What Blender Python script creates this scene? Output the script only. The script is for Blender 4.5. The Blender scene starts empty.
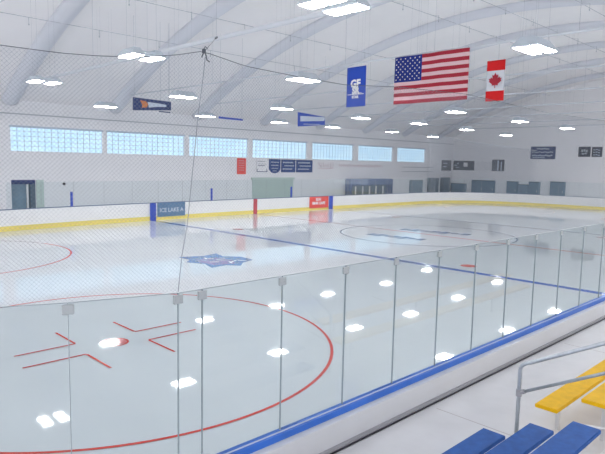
import bpy, bmesh, math, random
from mathutils import Vector, Matrix
random.seed(7)
sc = bpy.context.scene
COL = sc.collection

# ---------------------------------------------------------------- camera
CX, CY, CZ, YAW, PIT, ROL, FPX = -26.6791, -17.5227, 3.7091, 0.7768, -0.1101, 0.0207, 577.4
F = Vector((math.sin(YAW)*math.cos(PIT), math.cos(YAW)*math.cos(PIT), math.sin(PIT)))
R = Vector((math.cos(YAW), -math.sin(YAW), 0)); U = R.cross(F)
R2 = math.cos(ROL)*R + math.sin(ROL)*U; U2 = -math.sin(ROL)*R + math.cos(ROL)*U
cam = bpy.data.cameras.new('camera'); camo = bpy.data.objects.new('camera', cam); COL.objects.link(camo)
camo.matrix_world = Matrix(((R2.x, U2.x, -F.x, CX), (R2.y, U2.y, -F.y, CY), (R2.z, U2.z, -F.z, CZ), (0, 0, 0, 1)))
cam.sensor_width = 36; cam.lens = FPX/605*36; cam.clip_start = .05; cam.clip_end = 300
sc.camera = camo
# ---------------------------------------------------------------- world, exposure
w = bpy.data.worlds.new('world'); sc.world = w; w.use_nodes = True
bg = w.node_tree.nodes['Background']; bg.inputs[0].default_value = (.97, .97, 1, 1); bg.inputs[1].default_value = 1.35
sc.view_settings.view_transform = 'Standard'; sc.view_settings.look = 'None'
sc.view_settings.gamma = 1; sc.view_settings.use_curve_mapping = False
sc.view_settings.exposure = 0.37
LAMP = 44.0

# ---------------------------------------------------------------- materials
def mat(name, col, rough=.6, metal=0, spec=.5, noise=0, nscale=5, emit=None, es=0, bump=0):
    m = bpy.data.materials.new(name); m.use_nodes = True; nt = m.node_tree; b = nt.nodes['Principled BSDF']
    b.inputs['Base Color'].default_value = (*col, 1); b.inputs['Roughness'].default_value = rough
    b.inputs['Metallic'].default_value = metal; b.inputs['Specular IOR Level'].default_value = spec
    if noise or bump:
        tc = nt.nodes.new('ShaderNodeTexCoord'); n = nt.nodes.new('ShaderNodeTexNoise')
        n.inputs['Scale'].default_value = nscale; n.inputs['Detail'].default_value = 4
        nt.links.new(tc.outputs['Object'], n.inputs['Vector'])
        if noise:
            r = nt.nodes.new('ShaderNodeValToRGB')
            r.color_ramp.elements[0].position = .3; r.color_ramp.elements[1].position = .7
            r.color_ramp.elements[0].color = (*[c*(1-noise) for c in col], 1)
            r.color_ramp.elements[1].color = (*[min(1, c*(1+noise)) for c in col], 1)
            nt.links.new(n.outputs['Fac'], r.inputs['Fac']); nt.links.new(r.outputs['Color'], b.inputs['Base Color'])
        if bump:
            bp = nt.nodes.new('ShaderNodeBump'); bp.inputs['Strength'].default_value = bump
            nt.links.new(n.outputs['Fac'], bp.inputs['Height']); nt.links.new(bp.outputs['Normal'], b.inputs['Normal'])
    if emit:
        b.inputs['Emission Color'].default_value = (*emit, 1); b.inputs['Emission Strength'].default_value = es
    return m
def glassmat(name, tint, refl=1.0):
    m = bpy.data.materials.new(name); m.use_nodes = True; nt = m.node_tree
    for n in list(nt.nodes):
        if n.type == 'BSDF_PRINCIPLED': nt.nodes.remove(n)
    o = nt.nodes['Material Output']; t = nt.nodes.new('ShaderNodeBsdfTransparent'); g = nt.nodes.new('ShaderNodeBsdfGlossy')
    t.inputs[0].default_value = (*tint, 1); g.inputs['Roughness'].default_value = .02
    f = nt.nodes.new('ShaderNodeFresnel'); f.inputs[0].default_value = 1.35
    mu = nt.nodes.new('ShaderNodeMath'); mu.operation = 'MULTIPLY'; mu.inputs[1].default_value = refl
    mx = nt.nodes.new('ShaderNodeMixShader')
    nt.links.new(f.outputs[0], mu.inputs[0]); nt.links.new(mu.outputs[0], mx.inputs[0])
    nt.links.new(t.outputs[0], mx.inputs[1]); nt.links.new(g.outputs[0], mx.inputs[2]); nt.links.new(mx.outputs[0], o.inputs[0])
    return m
M = {}
M['ice'] = mat('ice', (.72, .76, .79), .035, spec=.45, noise=.02, nscale=.6)
M['red_paint'] = mat('red_ice_paint', (.74, .075, .055), .1)
M['pink_paint'] = mat('pink_ice_paint', (.75, .2, .2), .1)
M['blue_paint'] = mat('blue_ice_paint', (.02, .11, .52), .1)
M['thin_blue'] = mat('thin_blue_ice_paint', (.12, .22, .42), .1)
M['logo_blue'] = mat('logo_blue', (.09, .2, .46), .12, noise=.3, nscale=4)
M['logo_purple'] = mat('logo_purple', (.3, .2, .42), .12, noise=.3, nscale=4)
M['logo_light'] = mat('logo_light', (.3, .45, .62), .12)
M['board'] = mat('white_board', (.86, .87, .88), .35, noise=.02, nscale=2)
M['yellow_kick'] = mat('yellow_kick', (.86, .72, .18), .4)
M['cap_blue'] = mat('blue_cap', (.035, .16, .62), .35, noise=.1, nscale=3)
M['cap_dark'] = mat('dark_cap', (.06, .12, .25), .4)
M['mark_blue'] = mat('blue_mark', (.02, .07, .5), .4)
M['mark_red'] = mat('red_mark', (.5, .05, .07), .4)
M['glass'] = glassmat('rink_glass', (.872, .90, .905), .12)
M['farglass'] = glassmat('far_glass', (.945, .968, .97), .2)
M['joint'] = mat('glass_joint', (.30, .35, .38), .3)
M['clip'] = mat('clip_steel', (.42, .45, .47), .35, metal=.5)
M['ceiling'] = mat('ceiling_liner', (.90, .895, .91), .8, noise=.025, nscale=.25)
M['rib'] = mat('arch_wrap', (.69, .715, .775), .8)
M['wall'] = mat('painted_wall', (.86, .87, .90), .7, noise=.02, nscale=.7)
M['end_wall'] = mat('wall_paint_lightened', (.95, .95, .97), .7, noise=.01, nscale=.7)  # same paint as the far wall; lighter colour stands in for missing light
M['concrete'] = mat('aisle_concrete', (.68, .68, .705), .55, noise=.07, nscale=1.6, bump=.02)
M['joint_floor'] = mat('floor_seam', (.42, .38, .38), .7)
M['outer_board'] = mat('outer_board', (.68, .69, .71), .45, noise=.03, nscale=1.5)
M['kick_grey'] = mat('grey_kick_strip', (.36, .36, .39), .5)
M['black'] = mat('black_rubber', (.02, .02, .03), .5)
M['steel'] = mat('galvanised_steel', (.52, .56, .6), .38, metal=.75, noise=.1, nscale=20)
M['alu'] = mat('aluminium', (.72, .73, .75), .35, metal=.6)
M['blue_plank'] = mat('blue_plank', (.02, .105, .38), .55, spec=.25, noise=.13, nscale=14, bump=.05)
M['yellow_plank'] = mat('yellow_plank', (.86, .50, .004), .55, spec=.2, noise=.08, nscale=12, bump=.04)
M['net'] = mat('net_cord', (.28, .31, .36), .7)
M['cable'] = mat('dark_cable', (.07, .08, .1), .5)
M['pipe'] = mat('white_pipe', (.62, .65, .7), .5)
M['thinpipe'] = mat('grey_pipe', (.42, .45, .50), .5)
M['hood'] = mat('lamp_hood', (.50, .56, .62), .5)
M['lens'] = mat('lamp_diffuser', (.9, .9, .9), .5, emit=(1, .985, .97), es=LAMP)
M['white'] = mat('white_cloth', (.85, .85, .87), .7)
M['flag_red'] = mat('flag_red', (.52, .03, .06), .6)
M['flag_white'] = mat('flag_white', (.88, .66, .69), .6)
M['flag_blue'] = mat('flag_blue', (.01, .035, .30), .6)
M['can_red'] = mat('maple_red', (.80, .01, .015), .6)
M['flag_grey'] = mat('flag_grey', (.60, .63, .68), .7)
M['banner_blue'] = mat('banner_blue', (.005, .06, .48), .55)
M['navy'] = mat('navy_banner', (.018, .04, .15), .6)
M['navy2'] = mat('navy_sign', (.02, .06, .23), .6, noise=.3, nscale=6)
M['print_pale'] = mat('pale_print', (.55, .62, .72), .6)
M['orange'] = mat('orange_print', (.6, .2, .06), .6)
M['dark'] = mat('dark_sign', (.015, .018, .035), .6, noise=.4, nscale=3)
M['red_sign'] = mat('red_sign', (.82, .07, .05), .5)
M['ad_blue'] = mat('advert_blue', (.10, .2, .34), .5, noise=.1, nscale=8)
M['sage'] = mat('sage_panel', (.52, .64, .60), .6, noise=.05, nscale=3)
M['teal'] = mat('teal_door', (.16, .26, .35), .45, noise=.12, nscale=3)
M['darkteal'] = mat('dark_teal_door', (.07, .12, .17), .45, noise=.1, nscale=3)
M['shed'] = mat('booth_blue', (.01, .08, .27), .5)
M['shedglass'] = mat('booth_glass', (.16, .25, .33), .15)
M['pinktext'] = mat('pink_lettering', (.62, .40, .46), .6)
M['seam'] = mat('seam_rope', (.30, .32, .36), .8)
M['frame'] = mat('window_frame', (.50, .60, .72), .5)
def cloth_translucent(name):
    nt = M[name].node_tree; b = nt.nodes['Principled BSDF']; t = nt.nodes.new('ShaderNodeBsdfTranslucent'); t.inputs[0].default_value = b.inputs['Base Color'].default_value
    mx = nt.nodes.new('ShaderNodeMixShader'); mx.inputs[0].default_value = .4
    nt.links.new(b.outputs[0], mx.inputs[1]); nt.links.new(t.outputs[0], mx.inputs[2]); nt.links.new(mx.outputs[0], nt.nodes['Material Output'].inputs[0])
for n_ in ('flag_red', 'flag_white', 'flag_blue', 'can_red'): cloth_translucent(n_)
# glass blocks: daylight behind them
def blockmat():
    m = bpy.data.materials.new('glass_blocks'); m.use_nodes = True; nt = m.node_tree; b = nt.nodes['Principled BSDF']
    tc = nt.nodes.new('ShaderNodeTexCoord'); n = nt.nodes.new('ShaderNodeTexNoise'); n.inputs['Scale'].default_value = 1.7
    r = nt.nodes.new('ShaderNodeValToRGB')
    r.color_ramp.elements[0].position = .25; r.color_ramp.elements[1].position = .75
    r.color_ramp.elements[0].color = (.46, .73, .95, 1); r.color_ramp.elements[1].color = (.62, .85, 1, 1)
    nt.links.new(tc.outputs['Object'], n.inputs['Vector']); nt.links.new(n.outputs['Fac'], r.inputs['Fac'])
    nt.links.new(r.outputs['Color'], b.inputs['Emission Color']); b.inputs['Emission Strength'].default_value = .72
    b.inputs['Base Color'].default_value = (.25, .35, .42, 1); b.inputs['Roughness'].default_value = .2
    return m
M['block'] = blockmat()

# ---------------------------------------------------------------- mesh helpers
def B(): return bmesh.new()
def obj(name, bm, m, parent=None, smooth=False):
    me = bpy.data.meshes.new(name); bm.to_mesh(me); bm.free()
    for mm in (m if isinstance(m, (list, tuple)) else [m]): me.materials.append(mm)
    if smooth:
        for p in me.polygons: p.use_smooth = True
    o = bpy.data.objects.new(name, me); COL.objects.link(o)
    if parent: o.parent = parent
    return o
def tag(o, label=None, cat=None, group=None, kind=None):
    if label: o['label'] = label
    if cat: o['category'] = cat
    if group: o['group'] = group
    if kind: o['kind'] = kind
    return o
def empty(name, loc, label, cat, group=None, rz=0):
    o = bpy.data.objects.new(name, None); COL.objects.link(o); o.location = loc; o.rotation_euler = (0, 0, rz)
    return tag(o, label, cat, group)
def box(bm, a, b, mi=0):
    x0, y0, z0 = a; x1, y1, z1 = b
    v = [bm.verts.new(p) for p in ((x0,y0,z0),(x1,y0,z0),(x1,y1,z0),(x0,y1,z0),(x0,y0,z1),(x1,y0,z1),(x1,y1,z1),(x0,y1,z1))]
    for q in ((3,2,1,0),(4,5,6,7),(0,1,5,4),(1,2,6,5),(2,3,7,6),(3,0,4,7)):
        f = bm.faces.new([v[i] for i in q]); f.material_index = mi
    return v
def bevbox(bm, a, b, bev=.01, seg=2):
    t = B(); box(t, a, b); bmesh.ops.bevel(t, geom=t.edges[:]+t.verts[:], offset=bev, segments=seg, affect='EDGES')
    me = bpy.data.meshes.new('t'); t.to_mesh(me); t.free(); bm.from_mesh(me); bpy.data.meshes.remove(me)
def tube(bm, pts, r, n=8, cap=True):
    pts = [Vector(p) for p in pts]; rings = []
    up = Vector((0, 0, 1))
    for i, p in enumerate(pts):
        d = (pts[min(i+1, len(pts)-1)] - pts[max(i-1, 0)]).normalized()
        a = d.cross(up) if abs(d.z) < .95 else d.cross(Vector((1, 0, 0)))
        a.normalize(); b = d.cross(a)
        rings.append([bm.verts.new(p + r*(math.cos(2*math.pi*k/n)*a + math.sin(2*math.pi*k/n)*b)) for k in range(n)])
    for i in range(len(rings)-1):
        for k in range(n): bm.faces.new((rings[i][k], rings[i][(k+1) % n], rings[i+1][(k+1) % n], rings[i+1][k]))
    if cap and n > 2:
        bm.faces.new(rings[0][::-1]); bm.faces.new(rings[-1])
def offs(path, d, closed=True):
    out = []; n = len(path)
    for i in range(n):
        a = path[i-1] if (closed or i > 0) else path[i]; b = path[(i+1) % n] if (closed or i < n-1) else path[i]
        t = Vector((b[0]-a[0], b[1]-a[1])).normalized(); out.append((path[i][0]+t.y*d, path[i][1]-t.x*d))
    return out
def ribbon(bm, path, d0, d1, z0, z1, closed=True, mi=0):
    """solid strip along a plan path, between two sideways offsets and two heights"""
    A = offs(path, d0, closed); C = offs(path, d1, closed); n = len(path)
    vs = [[bm.verts.new((*A[i], z0)), bm.verts.new((*C[i], z0)), bm.verts.new((*C[i], z1)), bm.verts.new((*A[i], z1))] for i in range(n)]
    for i in range(n if closed else n-1):
        a = vs[i]; b = vs[(i+1) % n]
        for k in range(4):
            f = bm.faces.new((a[k], a[(k+1) % 4], b[(k+1) % 4], b[k])); f.material_index = mi
    if not closed: bm.faces.new(vs[0]); bm.faces.new(vs[-1][::-1])
def text_bm(s, size, extr=.004, bold=0, align='CENTER'):
    cu = bpy.data.curves.new('t', 'FONT'); cu.body = s; cu.size = size; cu.extrude = extr; cu.align_x = align; cu.align_y = 'CENTER'
    cu.offset = bold; cu.resolution_u = 2
    o = bpy.data.objects.new('t', cu); COL.objects.link(o)
    bpy.context.view_layer.update()
    me = bpy.data.meshes.new_from_object(o.evaluated_get(bpy.context.evaluated_depsgraph_get()))
    COL.objects.unlink(o); bpy.data.objects.remove(o); bm = B(); bm.from_mesh(me); bpy.data.meshes.remove(me); return bm
def xf(bm, mtx): bmesh.ops.transform(bm, matrix=mtx, verts=bm.verts); return bm
# plan frames for things hung flat: local x right, local y up, local z towards the viewer
FARW = Matrix(((1,0,0,0),(0,0,-1,0),(0,1,0,0),(0,0,0,1)))           # faces -y
ENDW = Matrix(((0,0,-1,0),(-1,0,0,0),(0,1,0,0),(0,0,0,1)))          # faces -x
def put(bm, frame, x, y, z): return xf(bm, Matrix.Translation((x, y, z)) @ frame)
def arch(y): return 13.3 - .0125*y*y

# ---------------------------------------------------------------- rink outline (plan), counter-clockwise
def smooth_path(P, n=6):
    out = []; N = len(P)
    for i in range(N):
        p0, p1, p2, p3 = (Vector(P[(i+k-1) % N]) for k in range(4))
        m = n if (p2-p1).length > 1.2 else 1
        for k in range(m):
            t = k/m; out.append(tuple(.5*((2*p1)+(p2-p0)*t+(2*p0-5*p1+4*p2-p3)*t*t+(3*p1-p0-3*p2+p3)*t**3)))
    return out
NY = -13.64
CTRL = [(-24.23, NY+.01), (-23.2, NY), (-20, NY), (-10, NY), (0, NY), (10, NY), (20, NY), (22.5, NY+.02), (25.6, -13.1), (28.2, -11.4), (29.8, -9.1), (30.4, -6.2),
        (30.45, -3), (30.35, 1), (30.15, 4.2), (29.7, 7.3), (28.9, 10.0), (27.6, 12.2), (25.5, 13.6), (23, 14.35), (20, 14.62), (12, 14.66), (6, 14.66), (0, 14.6),
        (-5, 14.45), (-9, 14.2), (-13.4, 13.85), (-17.4, 13.3), (-21.5, 12.5), (-25.5, 10.8), (-28.4, 8), (-30, 4), (-30.5, 0), (-30.3, -5), (-29.5, -8.6), (-28.3, -10.8), (-26.9, -12.4), (-25.42, -13.26), (-25.01, -13.41)]
PATH = smooth_path(CTRL)

# ---------------------------------------------------------------- structure: floors
bm = B(); bm.faces.new([bm.verts.new((x, y, 0)) for x, y in PATH])
vs = bm.faces[:] if False else None
ext = bmesh.ops.extrude_face_region(bm, geom=bm.faces[:]); bmesh.ops.translate(bm, vec=(0, 0, -.06), verts=[v for v in ext['geom'] if isinstance(v, bmesh.types.BMVert)])
bmesh.ops.recalc_face_normals(bm, faces=bm.faces)
ice = tag(obj('floor', bm, M['ice']), 'white skating rink ice with painted lines and circles', kind='structure')
Z = .004
def flat(pts, z=Z):
    b = B(); b.faces.new([b.verts.new((x, y, z)) for x, y in pts]); return b
def rect(x0, y0, x1, y1): return [(x0, y0), (x1, y0), (x1, y1), (x0, y1)]
def ring(cx, cy, r, wd, n=128, z=Z):
    b = B(); a = [b.verts.new((cx+(r-wd/2)*math.cos(t*2*math.pi/n), cy+(r-wd/2)*math.sin(t*2*math.pi/n), z)) for t in range(n)]
    c = [b.verts.new((cx+(r+wd/2)*math.cos(t*2*math.pi/n), cy+(r+wd/2)*math.sin(t*2*math.pi/n), z)) for t in range(n)]
    for i in range(n): b.faces.new((a[i], c[i], c[(i+1) % n], a[(i+1) % n]))
    return b
def disc(cx, cy, r, z=Z): return flat([(cx+r*math.cos(t*math.pi/24), cy+r*math.sin(t*math.pi/24)) for t in range(48)], z)
BX = -8.28
obj('blue_line', flat([(BX-.17, NY+.05), (BX+.17, NY+.05), (BX+.05, 14.2), (BX-.29, 14.2)]), M['blue_paint'], ice)
obj('blue_line', flat(rect(8.24, NY+.1, 8.46, 14.6)), M['thin_blue'], ice)
obj('center_line', flat(rect(-.08, NY+.1, .08, 14.55)), M['pink_paint'], ice)
obj('center_circle', ring(0, 0, 4.65, .09), M['thin_blue'], ice)
obj('faceoff_circle', ring(-21.44, -6.76, 4.45, .06, z=.005), M['red_paint'], ice)
obj('faceoff_circle', ring(-21.6, 6.7, 4.57, .07, z=.005), M['red_paint'], ice)
obj('faceoff_circle', ring(21.3, 6.7, 4.57, .07, z=.005), M['red_paint'], ice)
obj('faceoff_circle', ring(21.3, -6.7, 4.57, .07, z=.005), M['red_paint'], ice)
obj('goal_line', flat(rect(-27.2, -11.3, -27.12, 8)), M['red_paint'], ice)
obj('goal_line', flat(rect(27, -11, 27.07, 11)), M['red_paint'], ice)
def dot(cx, cy):
    o = obj('faceoff_dot', ring(cx, cy, .265, .05, 48, z=.007), M['red_paint'], ice)
    obj('dot_center', flat([(cx+px, cy+py) for px, py in ((-.16, -.2), (.16, -.2), (.235, -.05), (.235, .05), (.16, .2), (-.16, .2), (-.235, .05), (-.235, -.05))], .006), M['pink_paint'], o)
    return o
dot(-21.37, -6.72); dot(-21.6, 6.7)
obj('faceoff_dot', disc(-7.2, -6.65, .3), M['red_paint'], ice); obj('faceoff_dot', disc(-7.0, 7.6, .3), M['red_paint'], ice)
obj('faceoff_dot', disc(7.0, -6.65, .3), M['red_paint'], ice); obj('faceoff_dot', disc(7.0, 7.2, .3), M['red_paint'], ice)
def ell(x, y, sx, sy, lx=1.16, ly=1.0, wd=.05):
    b = B(); x0, x1 = sorted((x, x+sx*lx)); b.faces.new([b.verts.new((px, py, .008)) for px, py in rect(x0, y-wd/2, x1, y+wd/2)])
    y0, y1 = sorted((y+sy*wd/2, y+sy*ly)); b.faces.new([b.verts.new((px, py, .008)) for px, py in rect(x-wd/2, y0, x+wd/2, y1)])
    return obj('hash_mark', b, M['red_paint'], ice)
for x, y, sx, sy in ((-22.0, -6.32, -1, 1), (-22.1, -7.06, -1, -1), (-20.7, -6.33, 1, 1), (-20.77, -7.03, 1, -1)): ell(x, y, sx, sy)
for sx in (-1, 1):
    for sy in (-1, 1): ell(-21.6+sx*.62, 6.7+sy*.37, sx, sy)
# logos on the ice
def blob(cx, cy, pts, z): return flat([(cx+a, cy+b) for a, b in pts], z)
lg = obj('ice_logo', blob(-13.9, .05, [(-.75, 1.5), (.2, 1.15), (.95, 1.35), (.75, .6), (1.25, .1), (1.15, -.75), (.45, -1.0), (.0, -1.45), (-.35, -1.05), (-1.05, -1.15), (-.8, -.35), (-1.15, .3), (-.75, .7)], .005), M['logo_blue'], ice)
obj('logo_center', blob(-13.95, -.1, [(-.5, .75), (.35, .6), (.6, -.1), (.15, -.85), (-.6, -.6), (-.75, .1)], .007), M['logo_purple'], lg)
b = B()
for k in range(7):
    x = -14.6+k*.22; y = .75-.12*k
    b.faces.new([b.verts.new((px, py, .009)) for px, py in ((x, y), (x+.07, y), (x+.12, y-.55-.03*k), (x+.05, y-.55))])
obj('logo_lettering', b, M['logo_light'], lg)
for nm_, mm_, n_, zz in (('logo_blue_strokes', 'thin_blue', 9, .010), ('logo_white_strokes', 'board', 8, .012)):  # random blue and white strokes as detail of the logo artwork
    b = B()
    for k in range(n_):
        x = -14.75+1.6*random.random(); y = -.75+1.5*random.random(); l = .18+.3*random.random(); a = random.choice((.3, 1.2, 2.2, 2.7)); dx, dy = l*math.cos(a), l*math.sin(a); wx, wy = -.035*math.sin(a), .035*math.cos(a); q = zz+k*.0001
        b.faces.new([b.verts.new((x+i*dx+j*wx, y+i*dy+j*wy, q)) for i, j in ((-.5, -1), (.5, -1), (.5, 1), (-.5, 1))])
    obj(nm_, b, M[mm_], lg)
for x0, y0, x1, y1 in ((-2.55, 1.95, -2.15, -1.35), (.95, 2.35, 1.75, -1.7)):
    b = B(); n = 7
    for k in range(n):
        t0, t1 = k/n+.015, (k+.86)/n
        xa, ya, xb, yb = x0+(x1-x0)*t0, y0+(y1-y0)*t0, x0+(x1-x0)*t1, y0+(y1-y0)*t1
        h = .38+.16*math.sin(k*2.1)
        b.faces.new([b.verts.new((px, py, .006)) for px, py in ((xa-h, ya-.06), (xa+h, ya+.05), (xb+h*.9, yb+.06), (xb-h*.8, yb-.04))][::-1])
    obj('ice_logo', b, M['logo_blue'], ice)

bm = B(); box(bm, (-36, -24, -.2), (42, NY-.22, .82))
tag(obj('floor', bm, M['concrete']), 'raised grey concrete walkway outside the near boards', kind='structure')
for n_, x in ((1, -20.84), (2, -24.6), (3, -17.0), (4, -13.0)):
    bm = B(); box(bm, (x-.004, -17.5, .815), (x+.004, NY-.3, .8215)); tag(obj('trim_%d' % n_, bm, M['joint_floor']), kind='structure')
bm = B(); box(bm, (-36, -12, -.25), (42, 24, -.065)); box(bm, (31.2, -13, -.07), (42, 24, -.002)); box(bm, (-36, 15.2, -.07), (31.2, 24, -.002))
tag(obj('floor', bm, M['concrete']), 'concrete floor beyond the far boards', kind='structure')

# ---------------------------------------------------------------- walls with openings
def wall_pieces(bm, u0, u1, z0, z1, holes, mk):
    us = sorted({u0, u1, *[h[0] for h in holes], *[h[1] for h in holes]}); zs = sorted({z0, z1, *[h[2] for h in holes], *[h[3] for h in holes]})
    for i in range(len(us)-1):
        run = None
        for j in range(len(zs)-1):
            uc, zc = (us[i]+us[i+1])/2, (zs[j]+zs[j+1])/2
            solid = not any(h[0] < uc < h[1] and h[2] < zc < h[3] for h in holes)
            if solid and run is None: run = zs[j]
            if run is not None and (not solid or j == len(zs)-2):
                mk(bm, us[i], us[i+1], run, zs[j+1] if solid else zs[j]); run = None
WIN = [(-20.7, -14.75), (-14.05, -7.95), (-7.6, -1.2), (-.72, 5.2), (5.78, 12.4), (13.2, 19.15), (20.05, 25.9), (26.85, 32.3)]
W0, W1, WY = 4.12, 5.70, 21.9
DOOR = (-14.1, -12.62, 0, 2.26)
bm = B()
wall_pieces(bm, -36, 38.8, -.2, 7.3, [(a, b_, W0, W1) for a, b_ in WIN]+[DOOR], lambda m_, a, b_, c_, d_: box(m_, (a, WY, c_), (b_, WY+.35, d_)))
tag(obj('wall_far', bm, M['wall']), kind='structure')
for i, (a, b_) in enumerate(WIN):
    wroot = bpy.data.objects.new('window_%d' % (i+1), None); COL.objects.link(wroot); wroot.location = ((a+b_)/2, WY, W0); tag(wroot, kind='structure')
    L = (b_-a)/2; H = W1-W0
    bm = B(); box(bm, (-L, .14, 0), (L, .22, H)); obj('window_pane', bm, M['block'], wroot)
    bm = B(); n = 14
    for k in range(1, n): box(bm, (-L+2*L*k/n-.014, .115, 0), (-L+2*L*k/n+.014, .15, H))
    for k in range(1, 5): box(bm, (-L, .112, H*k/5-.018), (L, .148, H*k/5+.018))
    obj('glazing_bars', bm, M['frame'], wroot)
    bm = B(); box(bm, (-L-.05, -.03, H-.09), (L+.05, .05, H+.03)); obj('window_head', bm, M['frame'], wroot)
    bm = B(); box(bm, (-L-.06, -.06, -.06), (L+.06, .05, .0)); obj('window_sill', bm, M['wall'], wroot)
# end wall, arched top
EX = 38.5
bm = B(); ys = [-6+k*28.25/40 for k in range(41)]
lo = [bm.verts.new((EX, y, -.2)) for y in ys]; hi = [bm.verts.new((EX, y, max(6, arch(y)+.1))) for y in ys]
for k in range(40): bm.faces.new((lo[k], hi[k], hi[k+1], lo[k+1]))
e = bmesh.ops.extrude_face_region(bm, geom=bm.faces[:]); bmesh.ops.translate(bm, vec=(.3, 0, 0), verts=[v for v in e['geom'] if isinstance(v, bmesh.types.BMVert)])
tag(obj('wall_right', bm, M['end_wall']), kind='structure')
# vaulted ceiling
bm = B(); ys = [-24+k*46.2/60 for k in range(61)]
for dz in (0, .25): pass
A = [[bm.verts.new((x, y, arch(y)+dz)) for y in ys] for x, dz in ((-36, 0), (38.7, 0))]
for k in range(60): bm.faces.new((A[0][k], A[0][k+1], A[1][k+1], A[1][k]))
e = bmesh.ops.extrude_face_region(bm, geom=bm.faces[:]); bmesh.ops.translate(bm, vec=(0, 0, .25), verts=[v for v in e['geom'] if isinstance(v, bmesh.types.BMVert)])
bmesh.ops.recalc_face_normals(bm, faces=bm.faces)
tag(obj('ceiling', bm, M['ceiling'], smooth=False), kind='structure')
# arch ribs with tie rods
RIBS = [-28, -21, -14, -7, 0, 7, 14, 21, 28, 35]
for i, x in enumerate(RIBS):
    bm = B(); prof = [(-.55, .05), (-.5, -.16), (-.33, -.33), (-.12, -.41), (.12, -.41), (.33, -.33), (.5, -.16), (.55, .05)]
    rows = [[bm.verts.new((x+a, y, arch(y)+c_)) for a, c_ in prof] for y in [-23.5+k*45.3/64 for k in range(65)]]
    for k in range(64):
        for j in range(7): bm.faces.new((rows[k][j], rows[k][j+1], rows[k+1][j+1], rows[k+1][j]))
        bm.faces.new((rows[k][7], rows[k][0], rows[k+1][0], rows[k+1][7]))
    bmesh.ops.recalc_face_normals(bm, faces=bm.faces)
    rib = tag(obj('trim_%d' % (i+5), bm, M['rib'], smooth=True), kind='structure')
    bm = B(); r = .085 if x == -14 else .04; tube(bm, [(x, -20, 8.1), (x, 20.1, 8.1)], r, 8); obj('tie_rod', bm, M['pipe'], rib)
    for y in (-10, 0, 10):
        bm = B(); tube(bm, [(x, y, 8.1), (x, y, arch(y)-.3)], .007, 4); obj('tie_hanger', bm, M['thinpipe'], rib)
# wall-top pipe along the far wall
bm = B(); tube(bm, [(-30, WY-.2, 6.45), (38.3, WY-.2, 6.45)], .035, 6); tag(obj('wall_pipe', bm, M['thinpipe']), 'thin grey pipe running along the far wall above the windows', 'pipe')

# ---------------------------------------------------------------- sprinkler pipes under the vault
for nm, y in (('closest to the far windows', 13.4), ('second from the far windows', 9.9), ('third from the far windows', 3.0), ('over mid rink', -.6), ('closest to the near boards', -4.8)):
    root = empty('sprinkler_pipe', (0, y, arch(y)-.4), 'thin grey ceiling sprinkler pipe with hanging heads, '+nm, 'pipe', 'sprinkler pipes under the ceiling')
    bm = B(); tube(bm, [(-30, 0, 0), (38, 0, 0)], .014, 6); obj('pipe', bm, M['thinpipe'], root)
    x = {13.4: -19.5, 9.9: -19.6, 3.0: -17.5, -.6: -16.2, -4.8: -15.1}[y]
    while x < 38:
        bm = B(); tube(bm, [(x, -.5, -.1), (x, -.5, -.5)], .014, 6); tube(bm, [(x, 0, 0), (x, -.5, -.12)], .007, 5); tube(bm, [(x, -.5, -.42), (x, -.5, -.48)], .028, 8)
        obj('sprinkler_head', bm, M['thinpipe'], root); x += 3.6

# ---------------------------------------------------------------- hanging lights
LZS = .833          # the fixtures hang at 6.45 m
LZ = 6.45
def make_light(typ):
    root = empty('hanging_light', (0, 0, 7), '', 'light', 'hanging lights'); G_ = LZS
    if typ == 'A': strips = [(-.39, 0, .20, .50), (.39, 0, .20, .50)]; hx, hy = .70, .6
    else: strips = [(0, -.225, .62, .145), (0, .225, .62, .145)]; hx, hy = .72, .42
    bm = B()
    def frustum(cx, cy, ax, ay, bx, by, z0, z1):
        v = [bm.verts.new((cx+sx*ax, cy+sy*ay, z0)) for sx, sy in ((-1,-1),(1,-1),(1,1),(-1,1))]+[bm.verts.new((cx+sx*bx, cy+sy*by, z1)) for sx, sy in ((-1,-1),(1,-1),(1,1),(-1,1))]
        for q in ((3,2,1,0),(4,5,6,7),(0,1,5,4),(1,2,6,5),(2,3,7,6),(3,0,4,7)): bm.faces.new([v[i] for i in q])
    if typ == 'A':
        for cx, cy, ax, ay in strips: frustum(cx, cy, ax+.05, ay+.05, ax*.55, ay*.8, .02, .26)
        box(bm, (-.25, -.5, .1), (.25, -.42, .16)); box(bm, (-.25, .42, .1), (.25, .5, .16))
    else: frustum(0, 0, hx, hy, hx*.72, hy*.5, .02, .32)
    obj('lamp_hood', bm, M['hood'], root)
    for cx, cy, ax, ay in strips:
        for s in (-1, 1):
            bm = B()
            if typ == 'A': box(bm, (cx-ax, cy+(0.06 if s > 0 else -ay), 0), (cx+ax, cy+(ay if s > 0 else -.06), .03))
            else: box(bm, (cx+(.012 if s > 0 else -ax), cy-ay, 0), (cx+(ax if s > 0 else -.012), cy+ay, .03))
            obj('diffuser', bm, M['lens'], root)
    for sx in (-1, 1):
        for sy in (-1, 1):
            bm = B(); tube(bm, [(0, 0, 0), (0, 0, 1)], .0035, 4); cb = obj('suspension_cable', bm, M['thinpipe'], root)
            cb.location = (sx*hx*.55, sy*hy*.5, .2)
    return root
proto = {}
def place_light(x, y, typ, label):
    if typ not in proto: proto[typ] = make_light(typ); root = proto[typ]
    else:
        src = proto[typ]; root = src.copy(); COL.objects.link(root)
        for ch in list(src.children):
            c2 = ch.copy(); COL.objects.link(c2); c2.parent = root
    root.location = (x, y, LZ); root['label'] = label; root.scale = (.8, .8, .8)
    for ch in root.children:
        if ch.name.startswith('suspension_cable'):
            yy = y+ch.location.y*.8; ch.scale = (1, 1, (arch(yy)-LZ-.16)/.8)
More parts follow.
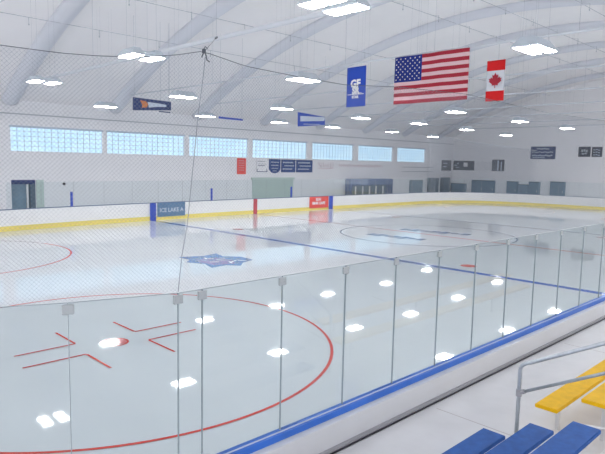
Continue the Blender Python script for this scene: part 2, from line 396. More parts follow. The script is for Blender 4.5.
ORD = ['first', 'second', 'third', 'fourth', 'fifth', 'sixth', 'seventh', 'eighth', 'ninth', 'tenth']
ROWS = [([(-12.4, 12.1), (-5.6, 12.7), (.4, 12.5), (6.0, 12.7), (12.9, 12.3), (21.2, 13.7)], 'closest to the far windows'),
        ([(-18.35, 4.65), (-12.5, 4.5), (-6.35, 4.85), (.4, 5.2), (6.0, 4.9), (13.0, 5.4), (21.2, 6.3)], 'second from the far windows'),
        ([(-18.6, -2.95), (-12.9, -3.4), (-6.05, -3.2), (-.1, -1.5), (7.4, -1.4), (14.6, -1.4), (21.9, -2.6), (29.3, -2.6), (34.8, -2.6)], 'over the middle of the ice'),  # trailing lights are out of view, added to brighten the end wall
        ([(-18.95, -10.35), (-13.1, -11.35), (-13.0, -13.55), (-6.1, -11.8), (.4, -11.6), (6.4, -11.5), (13, -11.4), (21.2, -11.4), (29.3, -11.4), (34.8, -11.4)], 'nearest the near glass')]  # row carried on out of view; those lights are added to brighten the far end
for row, nm in ROWS:
    for k, (x, y) in enumerate(row):
        place_light(x, y, 'A' if x < -15 else 'B', 'white hanging light, %s from the left in the row %s' % (ORD[k], nm))

# ---------------------------------------------------------------- boards around the ice
bd = empty('rink_boards', (0, 14.6, 0), 'white rink boards with yellow kick plate curving round the ice', 'rink boards')
def chl(name, bm, m, sm=False):
    o = obj(name, bm, m, None, sm); o.parent = bd; o.matrix_parent_inverse = Matrix.Translation((0, -14.6, 0)); return o
# far stretch = everything except the near straight side
i0 = min(range(len(PATH)), key=lambda i: (PATH[i][0]-25.6)**2+(PATH[i][1]+13.1)**2)
i1 = min(range(len(PATH)), key=lambda i: (PATH[i][0]+29.5)**2+(PATH[i][1]+8.6)**2)
FARP = PATH[i0:i1+1]
NEARP = PATH[i1:] + PATH[:i0+1]
bm = B(); ribbon(bm, FARP, 0, .12, .0, 1.07, False); chl('board_panel', bm, M['board'])
bm = B(); ribbon(bm, FARP, -.015, 0, .0, .26, False); chl('kick_plate', bm, M['yellow_kick'])
bm = B(); ribbon(bm, FARP, -.02, .16, 1.07, 1.10, False); chl('cap_rail', bm, M['cap_dark'])
def far_y(x):
    c_ = [p for p in FARP if p[1] > 5]; best = min(range(len(c_)-1), key=lambda i: abs((c_[i][0]+c_[i+1][0])/2-x)); a, b_ = c_[best], c_[best+1]
    t = (x-a[0])/(b_[0]-a[0]); return a[1]+(b_[1]-a[1])*t, math.atan2(b_[1]-a[1], b_[0]-a[0])
for x, wd, m, nm in ((-8.42, .42, M['mark_blue'], 'blue_stripe'), (.05, .34, M['mark_red'], 'red_stripe'), (8.15, .46, M['mark_blue'], 'blue_stripe')):
    y, an = far_y(x); bm = B(); box(bm, (-wd/2, -.04, 0.0), (wd/2, -.015, 1.075)); xf(bm, Matrix.Translation((x, y, 0)) @ Matrix.Rotation(an+math.pi, 4, 'Z')); chl(nm, bm, m)
# glass posts on the far boards
for x, nm in ((-13.6, 'blue glass support post on the far boards nearest the doorway'), (-3.83, 'blue glass support post on the far boards left of the red line'), (3.68, 'blue glass support post on the far boards right of the red line')):
    y, an = far_y(x); bm = B(); bevbox(bm, (-.055, -.05, 0), (.055, .05, .80), .012); box(bm, (-.08, -.07, 0), (.08, .07, .02))
    o = obj('glass_post', bm, M['mark_blue'], bd); o.location = (x, y+.02-14.6, 1.1); tag(o, nm)
# far glass panels
def panels(path, step, z0, z1, off, mt):
    pts = offs(path, off, False); d = [0]
    for i in range(1, len(pts)): d.append(d[-1]+math.dist(pts[i], pts[i-1]))
    def at(s):
        for i in range(1, len(pts)):
            if d[i] >= s: t = (s-d[i-1])/(d[i]-d[i-1]); return tuple(pts[i-1][k]+(pts[i][k]-pts[i-1][k])*t for k in (0, 1))
        return pts[-1]
    n = int(d[-1]/step)
    for k in range(n):
        a, b_ = at(k*step), at((k+1)*step); L = math.dist(a, b_)
        bm = B(); box(bm, (.008, -.006, 0), (L-.008, .006, z1-z0)); o = obj('glass_panel', bm, mt, bd)
        o.location = (a[0], a[1]-14.6, z0); o.rotation_euler = (0, 0, math.atan2(b_[1]-a[1], b_[0]-a[0]))
        bm = B(); box(bm, (-.005, -.008, 0), (.005, .008, z1-z0)); obj('edge_seal', bm, M['clip'], o)
vis = [p for p in FARP if not (p[0] < -19 or p[1] < -8)]
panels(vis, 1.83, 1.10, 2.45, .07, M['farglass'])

# near boards
ny0 = NY
bd2 = empty('rink_boards', (-20, NY, 0), 'near rink boards with bright blue cap rail below the glass', 'rink boards')
def chn(name, bm, m):
    o = obj(name, bm, m); o.parent = bd2; o.matrix_parent_inverse = Matrix.Translation((20, -NY, 0)); return o
bm = B(); ribbon(bm, NEARP, 0, .062, 0, 1.10, False); chn('board_panel', bm, M['board'])
bm = B(); ribbon(bm, NEARP, -.015, 0, 0, .26, False); chn('kick_plate', bm, M['yellow_kick'])
bm = B(); ribbon(bm, NEARP, -.025, .030, 1.10, 1.175, False); ribbon(bm, NEARP, .030, .062, 1.10, 1.165, False); chn('cap_rail', bm, M['cap_blue'])
bm = B(); ribbon(bm, NEARP, .026, .033, 1.155, 1.177, False); chn('cap_seam', bm, M['print_pale'])
bm = B(); ribbon(bm, NEARP, .064, .15, .82, 1.10, False); chn('outer_panel', bm, M['outer_board'])
bm = B(); ribbon(bm, NEARP, .15, .19, .82, .855, False); chn('base_strip', bm, M['kick_grey'])
bm = B(); ribbon(bm, NEARP, .19, .21, .82, .828, False); chn('floor_gasket', bm, M['black'])

# near glass
J = [(-28.3, -10.85), (-27.75, -11.5), (-27.1, -12.15), (-26.3, -12.8), (-25.72, -13.12), (-25.01, -13.41), (-24.23, NY), (-24.0, NY), (-23.11, NY), (-22.22, NY), (-21.35, NY), (-20.45, NY), (-19.54, NY), (-18.61, NY), (-17.65, NY), (-16.66, NY), (-15.62, NY), (-14.6, NY), (-13.6, NY), (-12.6, NY), (-11.6, NY)]
names = {5: 'glass panel left of the roped net seam, below the netting', 6: 'narrow glass strip below the roped net seam', 4: 'glass panel at the left edge of the view', }
seq = ['first', 'second', 'third', 'fourth', 'fifth', 'sixth', 'seventh', 'eighth', 'ninth', 'tenth', 'eleventh', 'twelfth', 'thirteenth']
GT = 2.665
for i in range(len(J)-1):
    a, b_ = J[i], J[i+1]; L = math.dist(a, b_)
    lab = names.get(i) or ('clear near glass panel, %s to the right of the narrow strip' % seq[i-7] if i >= 7 else 'near glass panel curving away beyond the left edge of the view')
    h = GT-1.175
    bm = B(); box(bm, (.005, -.006, 0), (L-.005, .006, h)); o = obj('glass_panel', bm, M['glass'], bd2)
    o.location = (a[0]+20, a[1]-NY, 1.175); o.rotation_euler = (0, 0, math.atan2(b_[1]-a[1], b_[0]-a[0]))
    if i == 6: tag(o, 'narrow glass strip below the roped net seam')
    bm = B(); box(bm, (-.003, -.008, 0), (.003, .008, h)); obj('edge_seal', bm, M['joint'], o)
    bm = B(); box(bm, (0, -.006, h), (L, .006, h+.005)); obj('top_trim', bm, M['joint'], o)
    bm = B(); bevbox(bm, (-.042, -.012, h-.085), (.042, .012, h-.012), .004, 1)
    for s in (-1, 1): tube(bm, [(s*.024, -.016, h-.05), (s*.024, .016, h-.05)], .007, 8)
    obj('corner_clip', bm, M['clip'], o)

# ---------------------------------------------------------------- netting above the near glass
def net(path, ztop, zb, cell, r, root, inv):
    """diamond mesh of real cords; ztop is a function of arc length"""
    d = [0]
    for i in range(1, len(path)): d.append(d[-1]+math.dist(path[i], path[i-1]))
    D = d[-1]
    def at(s):
        s = max(0, min(D, s))
        for i in range(1, len(path)):
            if d[i] >= s-1e-9: t = (s-d[i-1])/(d[i]-d[i-1]); return (path[i-1][0]+(path[i][0]-path[i-1][0])*t, path[i-1][1]+(path[i][1]-path[i-1][1])*t)
        return path[-1]
    bm = B()
    H = max(ztop(s*D/50) for s in range(51))-zb
    for sg in (1, -1):
        s = -H
        while s < D+H:
            # cord runs from (s, bottom) to (s+sg*H, top)
            brk = [0, H]
            for k in d[1:-1]:
                t = (k-s)*sg
                if 0 < t < H: brk.append(t)
            nb = 3
            brk += [H*q/nb for q in range(1, nb)]
            brk = sorted(set(brk)); pts = []
            for t in brk:
                ss = s+sg*t
                if ss < 0 or ss > D or zb+t > ztop(ss)+.001:
                    # clip against the ends and the sagging top
                    if pts:
                        lo_, hi_ = pts[-1][1], t
                        for _ in range(12):
                            m_ = (lo_+hi_)/2; s2 = s+sg*m_
                            if 0 <= s2 <= D and zb+m_ <= ztop(s2): lo_ = m_
                            else: hi_ = m_
                        pts.append(((*at(s+sg*lo_), zb+lo_), lo_))
                    if pts: break
                    continue
                pts.append(((*at(ss), zb+t), t))
            if len(pts) > 1: tube(bm, [p for p, _ in pts], r, 3, False)
            s += cell
    o = obj('mesh_net', bm, M['net'], root); o.matrix_parent_inverse = inv; return at, D
root = empty('safety_netting', (-24.0, NY, GT), 'fine mesh netting hung above the near glass on a sagging cable', 'netting')
inv = Matrix.Translation((24.0, -NY, -GT))
NP = [(-27.1, -12.15), (-26.3, -12.8), (-25.72, -13.12), (-25.01, -13.41), (-24.23, NY), (-24.0, NY), (-11.6, NY)]
dd = [0]
for i in range(1, len(NP)): dd.append(dd[-1]+math.dist(NP[i], NP[i-1]))
S0 = dd[5]                       # arc length at the top support
ZN = [(0, 4.6), (2.08, 4.451), (2.45, 4.432), (2.71, 4.438), (2.995, 4.46), (3.256, 4.50), (S0, 4.565), (3.93, 4.506), (4.57, 4.49), (5.19, 4.487), (6.1, 4.56), (7.5, 4.62), (10, 4.57), (13, 4.62), (20, 4.6)]
def ztop(s):
    for (a, za), (b_, zb_) in zip(ZN, ZN[1:]):
        if s <= b_: return za+(zb_-za)*(s-a)/(b_-a)
    return 4.6
at, D = net(NP, ztop, GT+.012, .031, .0007, root, inv)
def chnet(name, bm, m):
    o = obj(name, bm, m, root); o.matrix_parent_inverse = inv; return o
bm = B(); tube(bm, [(*at(D*k/160), ztop(D*k/160)) for k in range(161)], .0028, 6); chnet('top_cable', bm, M['cable'])
bm = B(); pts = []
for x_, z_ in ((-23.984, 4.52), (-24.0, 4.381), (-24.05, 4.068), (-24.08, 3.795), (-24.105, 3.598), (-24.15, 3.205), (-24.2, 2.969), (-24.236, 2.68)): pts.append((x_, NY-.012, z_))
tube(bm, pts, .0032, 6); chnet('seam_rope', bm, M['seam'])
bm = B(); bevbox(bm, (-24.0, NY-.012, 4.55), (-23.975, NY+.012, 4.585), .004); tube(bm, [(-23.99, NY, 4.58), (-23.975, NY, 4.605), (-23.955, NY, 4.59)], .004, 6)
tube(bm, [(-24.0, NY-.01, 4.55), (-24.015, NY-.01, 4.515)], .005, 6); tube(bm, [(-23.98, NY-.01, 4.55), (-23.965, NY-.01, 4.50), (-23.94, NY-.01, 4.49)], .005, 6); chnet('cable_clamp', bm, M['cable'])
bm = B(); tube(bm, [(-23.975, NY, 4.575), (-23.80, NY+.1, 4.71)], .002, 5); tube(bm, [(-23.81, NY+.095, 4.705), (-23.785, NY+.105, 4.72)], .008, 6); chnet('guy_wire', bm, M['cable'])
# corner netting at the far right
root2 = empty('safety_netting', (27, 13, 2.5), 'grey netting strung above the far right corner glass', 'netting')
inv2 = Matrix.Translation((-27, -13, -2.5))
CP = [p for p in offs(FARP, .1, False) if p[0] > 21.5 and p[1] > 7.2][::-1]
L_ = sum(math.dist(CP[i], CP[i-1]) for i in range(1, len(CP)))
at2, D2 = net(CP, lambda s: 6.9-1.5*s/L_, 2.46, .14, .006, root2, inv2)
bm = B(); tube(bm, [(*at2(D2*k/20), 6.9-1.5*k/20) for k in range(21)], .03, 6); o = obj('top_cable', bm, M['pipe'], root2); o.matrix_parent_inverse = inv2

# ---------------------------------------------------------------- flags on the centre tie
FX = -7.1; FK = (FX-CX)/(-.1-CX)
def fy(y): return CY+(y-CY)*FK
def fz(z): return CZ+(z-CZ)*FK
def flagx(root):
    root.location = (FX, fy(root.location.y), fz(root.location.z)); root.scale = (FK, FK, FK)
def wave(y, z, a=.05): return a*math.sin(y*2.3+z*.7)+a*.6*math.sin(y*5.1+1)
def cloth(y0, y1, z0, z1, ny, nz, fmat, x=0, amp=.05, th=.012):
    """sheet facing -x, y0 = left as seen from the near left corner; fmat(u, v) gives the material slot"""
    bm = B(); G = [[bm.verts.new((x+wave(y0+(y1-y0)*i/ny, z0+(z1-z0)*j/nz, amp), y0+(y1-y0)*i/ny, z0+(z1-z0)*j/nz)) for j in range(nz+1)] for i in range(ny+1)]
    for i in range(ny):
        for j in range(nz):
            f = bm.faces.new((G[i][j], G[i+1][j], G[i+1][j+1], G[i][j+1])); f.material_index = fmat((i+.5)/ny, (j+.5)/nz)
    e = bmesh.ops.extrude_face_region(bm, geom=bm.faces[:]); bmesh.ops.translate(bm, vec=(th, 0, 0), verts=[v for v in e['geom'] if isinstance(v, bmesh.types.BMVert)])
    bmesh.ops.recalc_face_normals(bm, faces=bm.faces); return bm
def cords(root, pts, inv):
    for y, z in pts:
        bm = B(); tube(bm, [(-.1, y, z), (-.1, y, z+.1)], .01, 4); o = obj('hanging_cord', bm, M['thinpipe'], root); o.matrix_parent_inverse = inv
def us(u, v):
    if u < .39 and v > 6/13: return 2
    return 0 if int(v*13) % 2 == 0 else 1
root = empty('flag', (-.1, 0, 9.6), 'large American flag with red stripes and starred blue canton', 'flag', 'hanging flags and banners')
inv = Matrix.Translation((.1, 0, -9.6))
o = obj('flag_cloth', cloth(2.46, -2.1, 7.07, 9.62, 36, 26, us, -.1, .03), [M['flag_red'], M['flag_white'], M['flag_blue']], root, True); o.matrix_parent_inverse = inv
bm = B()
cw = 4.56*.39; ch_ = 2.55*7/13
for r_ in range(9):
    for c_ in range(6 if r_ % 2 == 0 else 5):
        y = 2.46-cw*((c_*2+1+(r_ % 2))/12); z = 9.62-ch_*((r_+1)/10)
        vv = []
        for k in range(10):
            rr = .055 if k % 2 == 0 else .024; an = math.pi/2+k*math.pi/5
            vv.append(bm.verts.new((-.125+wave(y, z, .03), y+rr*math.cos(an), z+rr*math.sin(an))))
        bm.faces.new(vv)
o = obj('stars', bm, M['white'], root); o.matrix_parent_inverse = inv
cords(root, [(2.4, 9.6), (0.2, 9.6), (-2.05, 9.6)], inv); flagx(root)
root = empty('flag', (-.1, -3.6, 8.8), 'small Canadian flag hung sideways with red maple leaf', 'flag', 'hanging flags and banners')
inv = Matrix.Translation((.1, 3.6, -8.8))
o = obj('flag_cloth', cloth(-3.12, -4.05, 6.9, 8.83, 8, 16, lambda u, v: 0 if (v < .27 or v > .73) else 1, -.1, .015), [M['can_red'], M['flag_grey']], root, True); o.matrix_parent_inverse = inv
leaf = [(0, .38), (.07, .24), (.16, .28), (.13, .10), (.22, .17), (.25, .10), (.34, .10), (.29, .01), (.33, -.03), (.15, -.17), (.16, -.24), (.02, -.21), (.02, -.36)]
leaf = leaf+[(-a, b_) for a, b_ in leaf[::-1] if a > 0]
bm = B(); bm.faces.new([bm.verts.new((-.14, -3.585+a, 7.87+b_)) for a, b_ in leaf]); o = obj('maple_leaf', bm, M['flag_red'], root); o.matrix_parent_inverse = inv
cords(root, [(-3.2, 8.8), (-3.97, 8.8)], inv); flagx(root)
root = empty('banner', (-.1, 5.25, 9.4), 'vertical royal blue banner with white lettering beside the American flag', 'banner', 'hanging flags and banners')
inv = Matrix.Translation((.1, -5.25, -9.4))
o = obj('banner_cloth', cloth(5.98, 4.5, 7.1, 9.42, 8, 8, lambda u, v: 0, -.1, .015), [M['banner_blue']], root, True); o.matrix_parent_inverse = inv
def onbanner(s, size, y, z, bold=0, m=M['white'], x=-.16):
    b = text_bm(s, size, .004, bold); xf(b, Matrix.Translation((x, y, z)) @ ENDW); o = obj('lettering', b, m, root); o.matrix_parent_inverse = inv; return o
onbanner('GF', .62, 5.25, 8.42, .03); onbanner('SR', .5, 5.22, 8.02, .03)
bm = B(); box(bm, (-.165, 4.6, 7.80), (-.155, 5.85, 7.84)); box(bm, (-.165, 4.75, 7.87), (-.155, 5.5, 7.90)); o = obj('underline', bm, M['white'], root); o.matrix_parent_inverse = inv
onbanner('STAR', .22, 5.25, 7.66, .012)
cords(root, [(5.9, 9.4), (4.6, 9.4)], inv); flagx(root)

# banners nearer the far side
def quad_banner(P, y, th=.03):
    bm = B(); f = [bm.verts.new((a, y, c_)) for a, c_ in P]; g = [bm.verts.new((a, y+th, c_)) for a, c_ in P]; n = len(P)
    bm.faces.new(f); bm.faces.new(g[::-1])
    for i in range(n): bm.faces.new((f[i], f[(i+1) % n], g[(i+1) % n], g[i]))
    bmesh.ops.recalc_face_normals(bm, faces=bm.faces); return bm
def hang(root, xs, z, y):
    for x in xs:
        bm = B(); tube(bm, [(x-root.location.x, 0, z-root.location.z), (x-root.location.x, 0, arch(y)-.05-root.location.z)], .008, 4); obj('hanging_cord', bm, M['thinpipe'], root)
def hb(name, P, y, m, label, extra):
    cx = sum(p[0] for p in P)/len(P); zt = max(p[1] for p in P); root = empty('banner', (cx, y, zt), label, 'banner', 'hanging flags and banners')
    obj('banner_cloth', quad_banner([(a-cx, c_-zt) for a, c_ in P], 0), m, root)
    for nm, Q, mm in extra: obj(nm, quad_banner([(a-cx, c_-zt) for a, c_ in Q], -.02, .015), mm, root)
    hang(root, (min(p[0] for p in P)+.1, max(p[0] for p in P)-.1), zt-.1, y); return root
hb('b', [(-10.86, 7.11), (-8.48, 7.06), (-8.48, 6.58), (-10.87, 6.40)], 12, M['navy'], 'dark hanging banner with orange and pale print, left above the windows',
   [('print', [(-10.45, 6.98), (-10.1, 6.95), (-9.95, 6.8), (-10.05, 6.62), (-10.35, 6.58), (-10.3, 6.75)], M['orange']), ('print', [(-9.98, 6.92), (-9.3, 6.9), (-8.8, 6.86), (-8.8, 6.74), (-9.4, 6.7), (-9.9, 6.62)], M['print_pale'])])
hb('b', [(-9.2, 6.50), (-8.47, 6.49), (-8.47, 6.43), (-9.2, 6.44)], 12.1, M['navy'], 'thin dark edge-on banner just under the orange printed banner', [])
hb('b', [(-5.09, 6.47), (-3.2, 6.44), (-3.2, 6.33), (-5.09, 6.35)], 12, M['banner_blue'], 'thin blue banner seen as a narrow strip above the third window', [])
rb = hb('b', [(1.67, 7.25), (4.41, 7.10), (4.43, 6.52), (1.69, 6.25)], 12, M['banner_blue'], 'blue and white hanging banner between the thin blue strip and the tall blue banner',
   [('white_band', [(1.9, 7.0), (4.43, 7.08), (4.3, 6.80), (1.9, 6.62)], M['print_pale']), ('underline', [(2.2, 6.47), (3.9, 6.55), (3.9, 6.51), (2.2, 6.43)], M['print_pale'])])

# ---------------------------------------------------------------- signs on the far wall
def sign(name, x0, x1, z0, z1, m, label, cat='sign', frame=None, grp='signs on the far wall'):
    root = empty(name, ((x0+x1)/2, WY-.02, z0), label, cat, grp); L = (x1-x0)/2; H = z1-z0
    bm = B(); bevbox(bm, (-L, -.04, 0), (L, .015, H), .01, 1); obj('sign_board', bm, m, root)
    return root, L, H
def lines(root, rows, m, nm='print'):
    for xa, xb, z, h in rows:
        bm = B(); n = max(2, int((xb-xa)/.16))
        for k in range(n):
            a = xa+(xb-xa)*k/n; b_ = a+(xb-xa)/n*.72; dz = .25*h*math.sin(k*2.3)
            box(bm, (a, -.052, z-h/2+dz*.3), (b_, -.04, z+h/2+dz*.3))
        obj(nm, bm, m, root)
r_, L, H = sign('wall_sign', 4.05, 5.0, 2.66, 4.02, M['red_sign'], 'tall narrow red sign on the far wall'); lines(r_, [(-.3, .3, 1.15, .06), (-.32, .32, .95, .06), (-.3, .3, .75, .06), (-.3, .3, .55, .06), (-.3, .3, .35, .06)], M['pinktext'])
r_, L, H = sign('wall_sign', 6.2, 7.5, 2.84, 3.95, M['wall'], 'white sign with dark outline between the red sign and the navy shield')
bm = B(); box(bm, (-.62, -.055, .02), (.62, -.04, .07)); box(bm, (-.62, -.055, .02), (-.57, -.04, .3)); box(bm, (.5, -.055, .02), (.55, -.04, .3)); box(bm, (-.5, -.055, .55), (.3, -.04, .6)); obj('outline', bm, M['navy'], r_)
lines(r_, [(-.55, .4, .95, .09), (-.5, .5, .72, .07)], M['thinpipe'])
root = empty('wall_sign', (8.35, WY-.02, 2.74), 'navy shield shaped banner on the far wall', 'sign', 'signs on the far wall')
bm = quad_banner([(-.68, 1.27), (.68, 1.27), (.68, .35), (.4, .08), (0, 0), (-.4, .08), (-.68, .35)], -.04, .05); obj('sign_board', bm, M['navy2'], root); lines(root, [(-.5, .5, 1.0, .08), (-.45, .45, .72, .08), (-.4, .4, .45, .06), (-.25, .25, .22, .05)], M['print_pale'])
for x0, x1, lb in ((9.15, 10.92, 'square navy sign just right of the navy shield'), (11.05, 13.2, 'wider navy sign, right end of the sign row below the windows')):
    r_, L, H = sign('wall_sign', x0, x1, 2.84, 4.0, M['navy2'], lb); lines(r_, [(-L*.8, L*.7, .9, .12), (-L*.6, L*.8, .6, .1), (-L*.8, L*.6, .3, .1)], M['print_pale'])
root = empty('wall_lettering', (18.6, WY-.02, 3.2), 'faded pink and grey cursive lettering painted along the far wall', 'lettering')
bm = B()
for seg, (xa, xb, h) in enumerate(((-4.6, -2.4, .62), (-1.6, 5.4, .4))):
    pts = []; n = int((xb-xa)*14)
    for k in range(n+1):
        t = k/n; x = xa+(xb-xa)*t; pts.append((x+.12*math.cos(k*1.35), -.01, .35+h*.5*math.sin(k*.9)*(.6+.4*math.sin(k*.31))))
    tube(bm, pts, .022, 4)
obj('script', bm, M['pinktext'], root)
bm = B(); tube(bm, [(-4.6, -.01, .02), (-2.4, -.01, .05)], .02, 4); obj('underline', bm, M['pinktext'], root)
# pipes/ledge right of last window
for z, nm in ((3.5, 'upper thin grey rail on the far wall right of the last window'), (3.0, 'lower thin grey rail on the far wall right of the last window')):
    bm = B(); tube(bm, [(-3.5, 0, 0), (3.0, 0, 0)], .035, 6); o = obj('wall_rail', bm, M['thinpipe']); o.location = (31.2, WY-.08, z); tag(o, nm, 'rail', 'rails on the far wall')
# smoke detector / dark knob on the wall
bm = B(); tube(bm, [(0, 0, 0), (0, -.08, 0)], .09, 12); o = obj('wall_alarm', bm, M['black']); o.location = (-10.75, WY, 1.98); tag(o, 'small black round device on the far wall right of the open door', 'alarm')

# door 1: doorway with leaf swung against the wall
root = bpy.data.objects.new('door_1', None); COL.objects.link(root); root.location = (-13.36, WY, 0); tag(root, kind='structure')
bm = B(); box(bm, (-.74, .25, 0), (.74, .33, 2.26)); obj('door_recess', bm, M['teal'], root)
bm = B(); box(bm, (-.74, .0, 1.98), (.74, .25, 2.26)); obj('door_header', bm, M['mark_blue'] if False else M['navy'], root)
bm = B(); box(bm, (.22, .12, 0), (.34, .22, 1.98)); obj('door_jamb', bm, M['alu'], root)
bm = B(); box(bm, (.42, .0, 0), (.74, .2, 1.98)); obj('door_side', bm, M['darkteal'], root)
bm = B(); bevbox(bm, (.78, -.06, .02), (1.26, -.01, 2.26), .008, 1); lf = obj('door_leaf', bm, M['sage'], root)
bm = B(); tube(bm, [(1.18, -.06, 1.0), (1.18, -.14, 1.0), (1.08, -.14, 1.0)], .015, 6); obj('door_handle', bm, M['steel'], lf)

# sage roll-up shutter
root = empty('roller_shutter', (8.2, WY-.02, 0), 'pale sage green roller shutter on the far wall behind the red line', 'shutter')
bm = B()
for k in range(14): box(bm, (-2.45, -.05-.012*(k % 2), .02+k*.155), (2.45, 0, .02+k*.155+.15))
obj('curtain', bm, M['sage'], root)
bm = B(); box(bm, (-2.6, -.14, 2.18), (2.6, 0, 2.36)); obj('shutter_box', bm, M['sage'], root)

# blue booth
root = empty('skate_booth', (21.55, WY-.55, 0), 'blue booth with glazed front and white posts on the far side', 'booth')
bm = B(); box(bm, (-3.5, -.3, 1.55), (3.5, .5, 2.2)); obj('header', bm, M['shed'], root)
bm = B(); box(bm, (-3.5, -.27, 0), (3.5, -.22, .45)); obj('counter_front', bm, M['shed'], root)
bm = B(); box(bm, (-3.4, .4, .0), (3.4, .44, 1.55)); obj('back_panel', bm, M['shedglass'], root)
for x in (-3.5, 3.32):
    bm = B(); box(bm, (x, -.3, 0), (x+.18, .5, 1.55)); obj('side_wall', bm, M['shed'], root)
for k, x in enumerate((-3.0, -1.75, -.55, .6, 1.9)):
    bm = B(); box(bm, (x*.93, -.28, .05), (x*.93+.14, -.2, 1.45)); obj('post', bm, M['board'], root)
for k, x in enumerate((-2.35, -1.1, .05, 1.3, 2.75)):
    bm = B(); box(bm, (x-.03, 0, .1), (x+.03, .05, 1.5)); obj('mullion', bm, M['shed'], root)
bm = B(); box(bm, (-3.1, -.32, 1.85), (-2.2, -.305, 2.05)); obj('sign_plate', bm, M['navy2'], root)

r_, L, H = sign('wall_sign', 36.0, 38.2, 3.15, 4.45, M['dark'], 'dark sign on the far wall meeting the scoreboard at the corner'); lines(r_, [(-.8, .2, .9, .1), (-.8, 0, .5, .12)], M['print_pale'])

# doors and cabinets
def cabinet(x, y, wd, h, dep, m, label, facing, name='storage_cabinet', cat='cabinet', split=1):
    root = empty(name, (x, y, 0), label, cat, None, 0 if facing == 'y' else -math.pi/2)
    bm = B(); bevbox(bm, (-wd/2, -dep, 0), (wd/2, -.03, h), .015, 1); obj('body', bm, m, root)
    n = split
    for k in range(n):
        a = -wd/2+.06+k*(wd-.12)/n; b_ = a+(wd-.12)/n-.04
        bm = B(); bevbox(bm, (a, -dep-.03, .08), (b_, -dep, h-.12), .01, 1); d_ = obj('door', bm, m, root)
        bm = B(); box(bm, (b_-.12, -dep-.06, h*.45), (b_-.08, -dep-.03, h*.55)); obj('handle', bm, M['alu'], d_)
    bm = B(); box(bm, (-wd/2, -dep-.02, h-.1), (wd/2, -dep+.01, h)); obj('top_trim', bm, M['darkteal'], root)
cabinet(30.5, WY, 2.4, 2.0, .3, M['teal'], 'grey green cabinet on the far wall right of the blue booth', 'y')
cabinet(33.9, WY, 1.8, 2.25, .5, M['darkteal'], 'tall dark teal double door cabinet near the far right corner', 'y', split=2)
cabinet(36.6, WY, 1.5, 2.3, .5, M['darkteal'], 'narrow dark teal cabinet tucked in the far right corner', 'y')
cabinet(EX, 20.7, 2.0, 1.6, .4, M['teal'], 'low wide teal cabinet on the end wall by the corner', 'x')
cabinet(EX, 17.4, 3.0, 2.1, .3, M['teal'], 'wide teal cabinet on the end wall below the striped sign', 'x', split=2)
cabinet(EX, 13.65, 1.3, 2.1, .4, M['teal'], 'tall teal cabinet on the end wall, left of the group of three', 'x')
cabinet(EX, 12.3, 1.3, 1.8, .4, M['teal'], 'shorter teal cabinet in the middle of the group of three', 'x')
cabinet(EX, 11.05, 1.2, 2.15, .4, M['teal'], 'tall teal cabinet on the end wall, right of the group of three', 'x')
cabinet(EX, 8.45, 1.6, 2.25, .3, M['teal'], 'lone teal cabinet on the end wall below the navy sign', 'x')
# signs on the end wall
def esign(y0, y1, z0, z1, m, label, rows=(), pm=None, name='wall_sign', cat='sign'):
    root = empty(name, (EX, (y0+y1)/2, z0), label, cat, 'signs on the end wall', -math.pi/2); L = abs(y1-y0)/2; H = z1-z0
    bm = B(); bevbox(bm, (-L, -.07, 0), (L, 0, H), .01, 1); obj('sign_board', bm, m, root)
    for xa, xb, z, h in rows:
        bm = B(); n = max(2, int((xb-xa)*L/.2))
        for k in range(n):
            a = xa*L+(xb-xa)*L*k/n; box(bm, (a, -.085, z*H-h/2+.04*math.sin(k*2)), (a+(xb-xa)*L/n*.8, -.07, z*H+h/2+.04*math.sin(k*2)))
        obj('print', bm, pm or M['print_pale'], root)
    return root, L, H
esign(11.8, 9.0, 4.72, 6.12, M['navy'], 'large navy sign with white lines of print on the end wall', [(-.5, .5, .82, .12), (-.9, .85, .55, .1), (-.85, .8, .28, .13), (-.8, .2, .12, .1)])
esign(6.55, 5.32, 5.0, 6.08, M['dark'], 'grey picture sign, left of the pair at the right edge', [(-.5, .6, .6, .25), (-.4, .5, .3, .15)], M['thinpipe'])
esign(5.18, 4.15, 5.0, 6.05, M['dark'], 'grey picture sign, right of the pair at the right edge', [(-.7, .7, .7, .08), (-.7, .7, .45, .08), (-.7, .7, .2, .08)], M['print_pale'])
# long dark sign board group in the far right corner
r_, L, H = esign(21.7, 18.8, 3.25, 4.42, M['dark'], 'long dark scoreboard sign in the far right corner')
bm = B(); box(bm, (.0, -.09, .45), (.55, -.07, .95)); obj('white_square', bm, M['white'], r_)
for q_ in (((-1.3, -.09, .55), (-.9, -.07, .65)), ((-1.1, -.09, .3), (-.6, -.07, .38)), ((-.9, -.09, .75), (-.7, -.07, .9))):
    bm = B(); box(bm, *q_); obj('print', bm, M['print_pale'], r_)
esign(18.7, 16.5, 3.25, 4.35, M['white'], 'blank white sign between the dark scoreboard and striped sign')
r_, L, H = esign(16.45, 14.9, 3.25, 4.6, M['dark'], 'dark sign with pale vertical stripes on the end wall')
bm = B(); box(bm, (-.1, -.09, .05), (.1, -.07, H-.1)); box(bm, (.35, -.09, .05), (.5, -.07, H-.25)); obj('stripe', bm, M['print_pale'], r_)

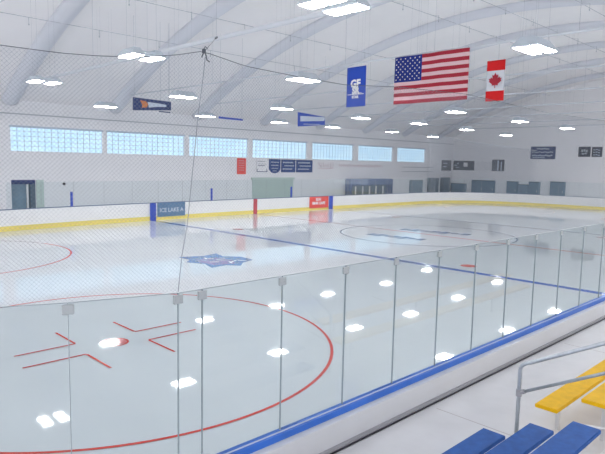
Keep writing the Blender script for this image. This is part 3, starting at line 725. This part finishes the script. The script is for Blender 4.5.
# adverts on the far boards
def advert(x0, x1, z0, z1, m, label):
    y0, an = far_y((x0+x1)/2); root = empty('board_advert', ((x0+x1)/2, y0, z0), label, 'advert', 'adverts on the far boards', an+ (math.pi if abs(an) > 1.6 else 0)); L = (x1-x0)/2
    bm = B(); box(bm, (-L, -.05, 0), (L, -.017, z1-z0)); obj('advert_sheet', bm, m, root); return root
def advtext(root, s, size, x, z, m, bold=0):
    b = text_bm(s, size, .003, bold); xf(b, Matrix.Translation((x, -.056, z)) @ FARW); return obj('lettering', b, m, root)
r_ = advert(-8.1, -6.02, .20, 1.07, M['ad_blue'], 'slate blue advert with white letters beside the blue stripe'); advtext(r_, 'ICE LAKE A', .36, 0, .4, M['print_pale'], .008)
r_ = advert(5.65, 7.82, .16, 1.07, M['red_sign'], 'red advert with white letters beside the right blue stripe'); advtext(r_, 'SUN', .3, -.1, .68, M['white'], .01); advtext(r_, 'RINK CAFE', .3, -.05, .38, M['white'], .012)

# ---------------------------------------------------------------- bleachers
def plank(root, x0, x1, y0, y1, z, m, bx):
    L = abs(x1-x0)/2; W_ = abs(y1-y0)/2; h = z-.82
    bm = B(); bevbox(bm, (-L, -W_, h-.042), (L, W_, h), .006, 2); o = obj('plank', bm, m, root)
    o.location = ((x0+x1)/2-root.location.x, (y0+y1)/2-root.location.y, 0)
    for x in bx:
        xx = x-(x0+x1)/2
        bm = B(); box(bm, (xx-.02, -W_+.02, h-.075), (xx+.02, W_-.02, h-.042)); obj('bracket', bm, M['alu'], o)
        bm = B(); box(bm, (xx-.02, -.02, 0), (xx+.02, .02, h-.075)); obj('leg', bm, M['alu'], o)
rb1 = empty('bleacher', (-23.2, -15.6, .82), 'blue plank bleacher in the bottom right corner', 'bleacher')
plank(rb1, -25.2, -21.39, -14.83, -15.07, 1.07, M['blue_plank'], (-24.4, -23, -21.7))
plank(rb1, -25.2, -21.2, -15.22, -15.46, 1.20, M['blue_plank'], (-24.4, -23, -21.5))
plank(rb1, -25.2, -21.25, -15.64, -15.89, 1.38, M['blue_plank'], (-24.4, -23, -21.55))
plank(rb1, -25.2, -21.22, -16.14, -16.39, 1.40, M['blue_plank'], (-24.4, -23, -21.5))
rb2 = empty('bleacher', (-17.6, -15.4, .82), 'yellow plank bleacher behind the handrail at the right edge', 'bleacher')
plank(rb2, -20.65, -14.5, -15.03, -15.27, 1.18, M['yellow_plank'], (-20.3, -18, -16))
plank(rb2, -20.57, -14.5, -15.47, -15.71, 1.35, M['yellow_plank'], (-20.2, -18, -16))
for root, x in ((rb1, -21.6), (rb2, -20.35), (rb2, -18.0)):
    dx, dy = x-root.location.x, -15.9-root.location.y
    bm = B(); tube(bm, [(dx, dy+.45, .16), (dx, dy-.3, .30), (dx, dy-.7, .36)], .018, 8); obj('stringer', bm, M['alu'], root)
root = empty('bleacher_steps', (-20.9, -15.9, .82), 'pale aluminium steps between the blue and yellow planks', 'steps')
bm = B(); bevbox(bm, (-.28, -.22, .0), (.22, .06, .26), .01, 1); obj('stair_tread', bm, M['alu'], root)
bm = B(); bevbox(bm, (-.28, -.62, .0), (.22, -.22, .40), .01, 1); obj('stair_tread', bm, M['alu'], root)
# handrail
root = empty('handrail', (-20.95, -14.98, .82), 'grey steel tube handrail with two sloping bars beside the bleacher planks', 'handrail')
def rail_pts(): return None
PX, PY = -20.95, -14.98
bm = B(); pass
pts = [(0, 0, .79)]
HT = .79
sl = (0.0, -1.6, .66)
for k in range(1, 7):
    a = k/6*math.pi/2*.78; pts.append((0, -.12*(1-math.cos(a))*1.2, HT+.11*math.sin(a)))
pe = pts[-1]; pts += [(0, pe[1]-1.8, pe[2]+.98)]
bm.free(); bm = B(); tube(bm, [(0, 0, 0)]+pts, .0205, 12); obj('top_rail', bm, M['steel'], root, True)
bm = B(); tube(bm, [(0, 0, .545), (0, -1.9, .545+1.03)], .0165, 12); obj('mid_rail', bm, M['steel'], root, True)
bm = B(); tube(bm, [(0, 0, .51), (0, 0, .58)], .03, 12); tube(bm, [(0, .005, .545), (0, -.06, .577)], .024, 10); obj('clamp', bm, M['kick_grey'], root)
bm = B(); tube(bm, [(0, 0, 0), (0, 0, .012)], .05, 16); obj('base_flange', bm, M['steel'], root)
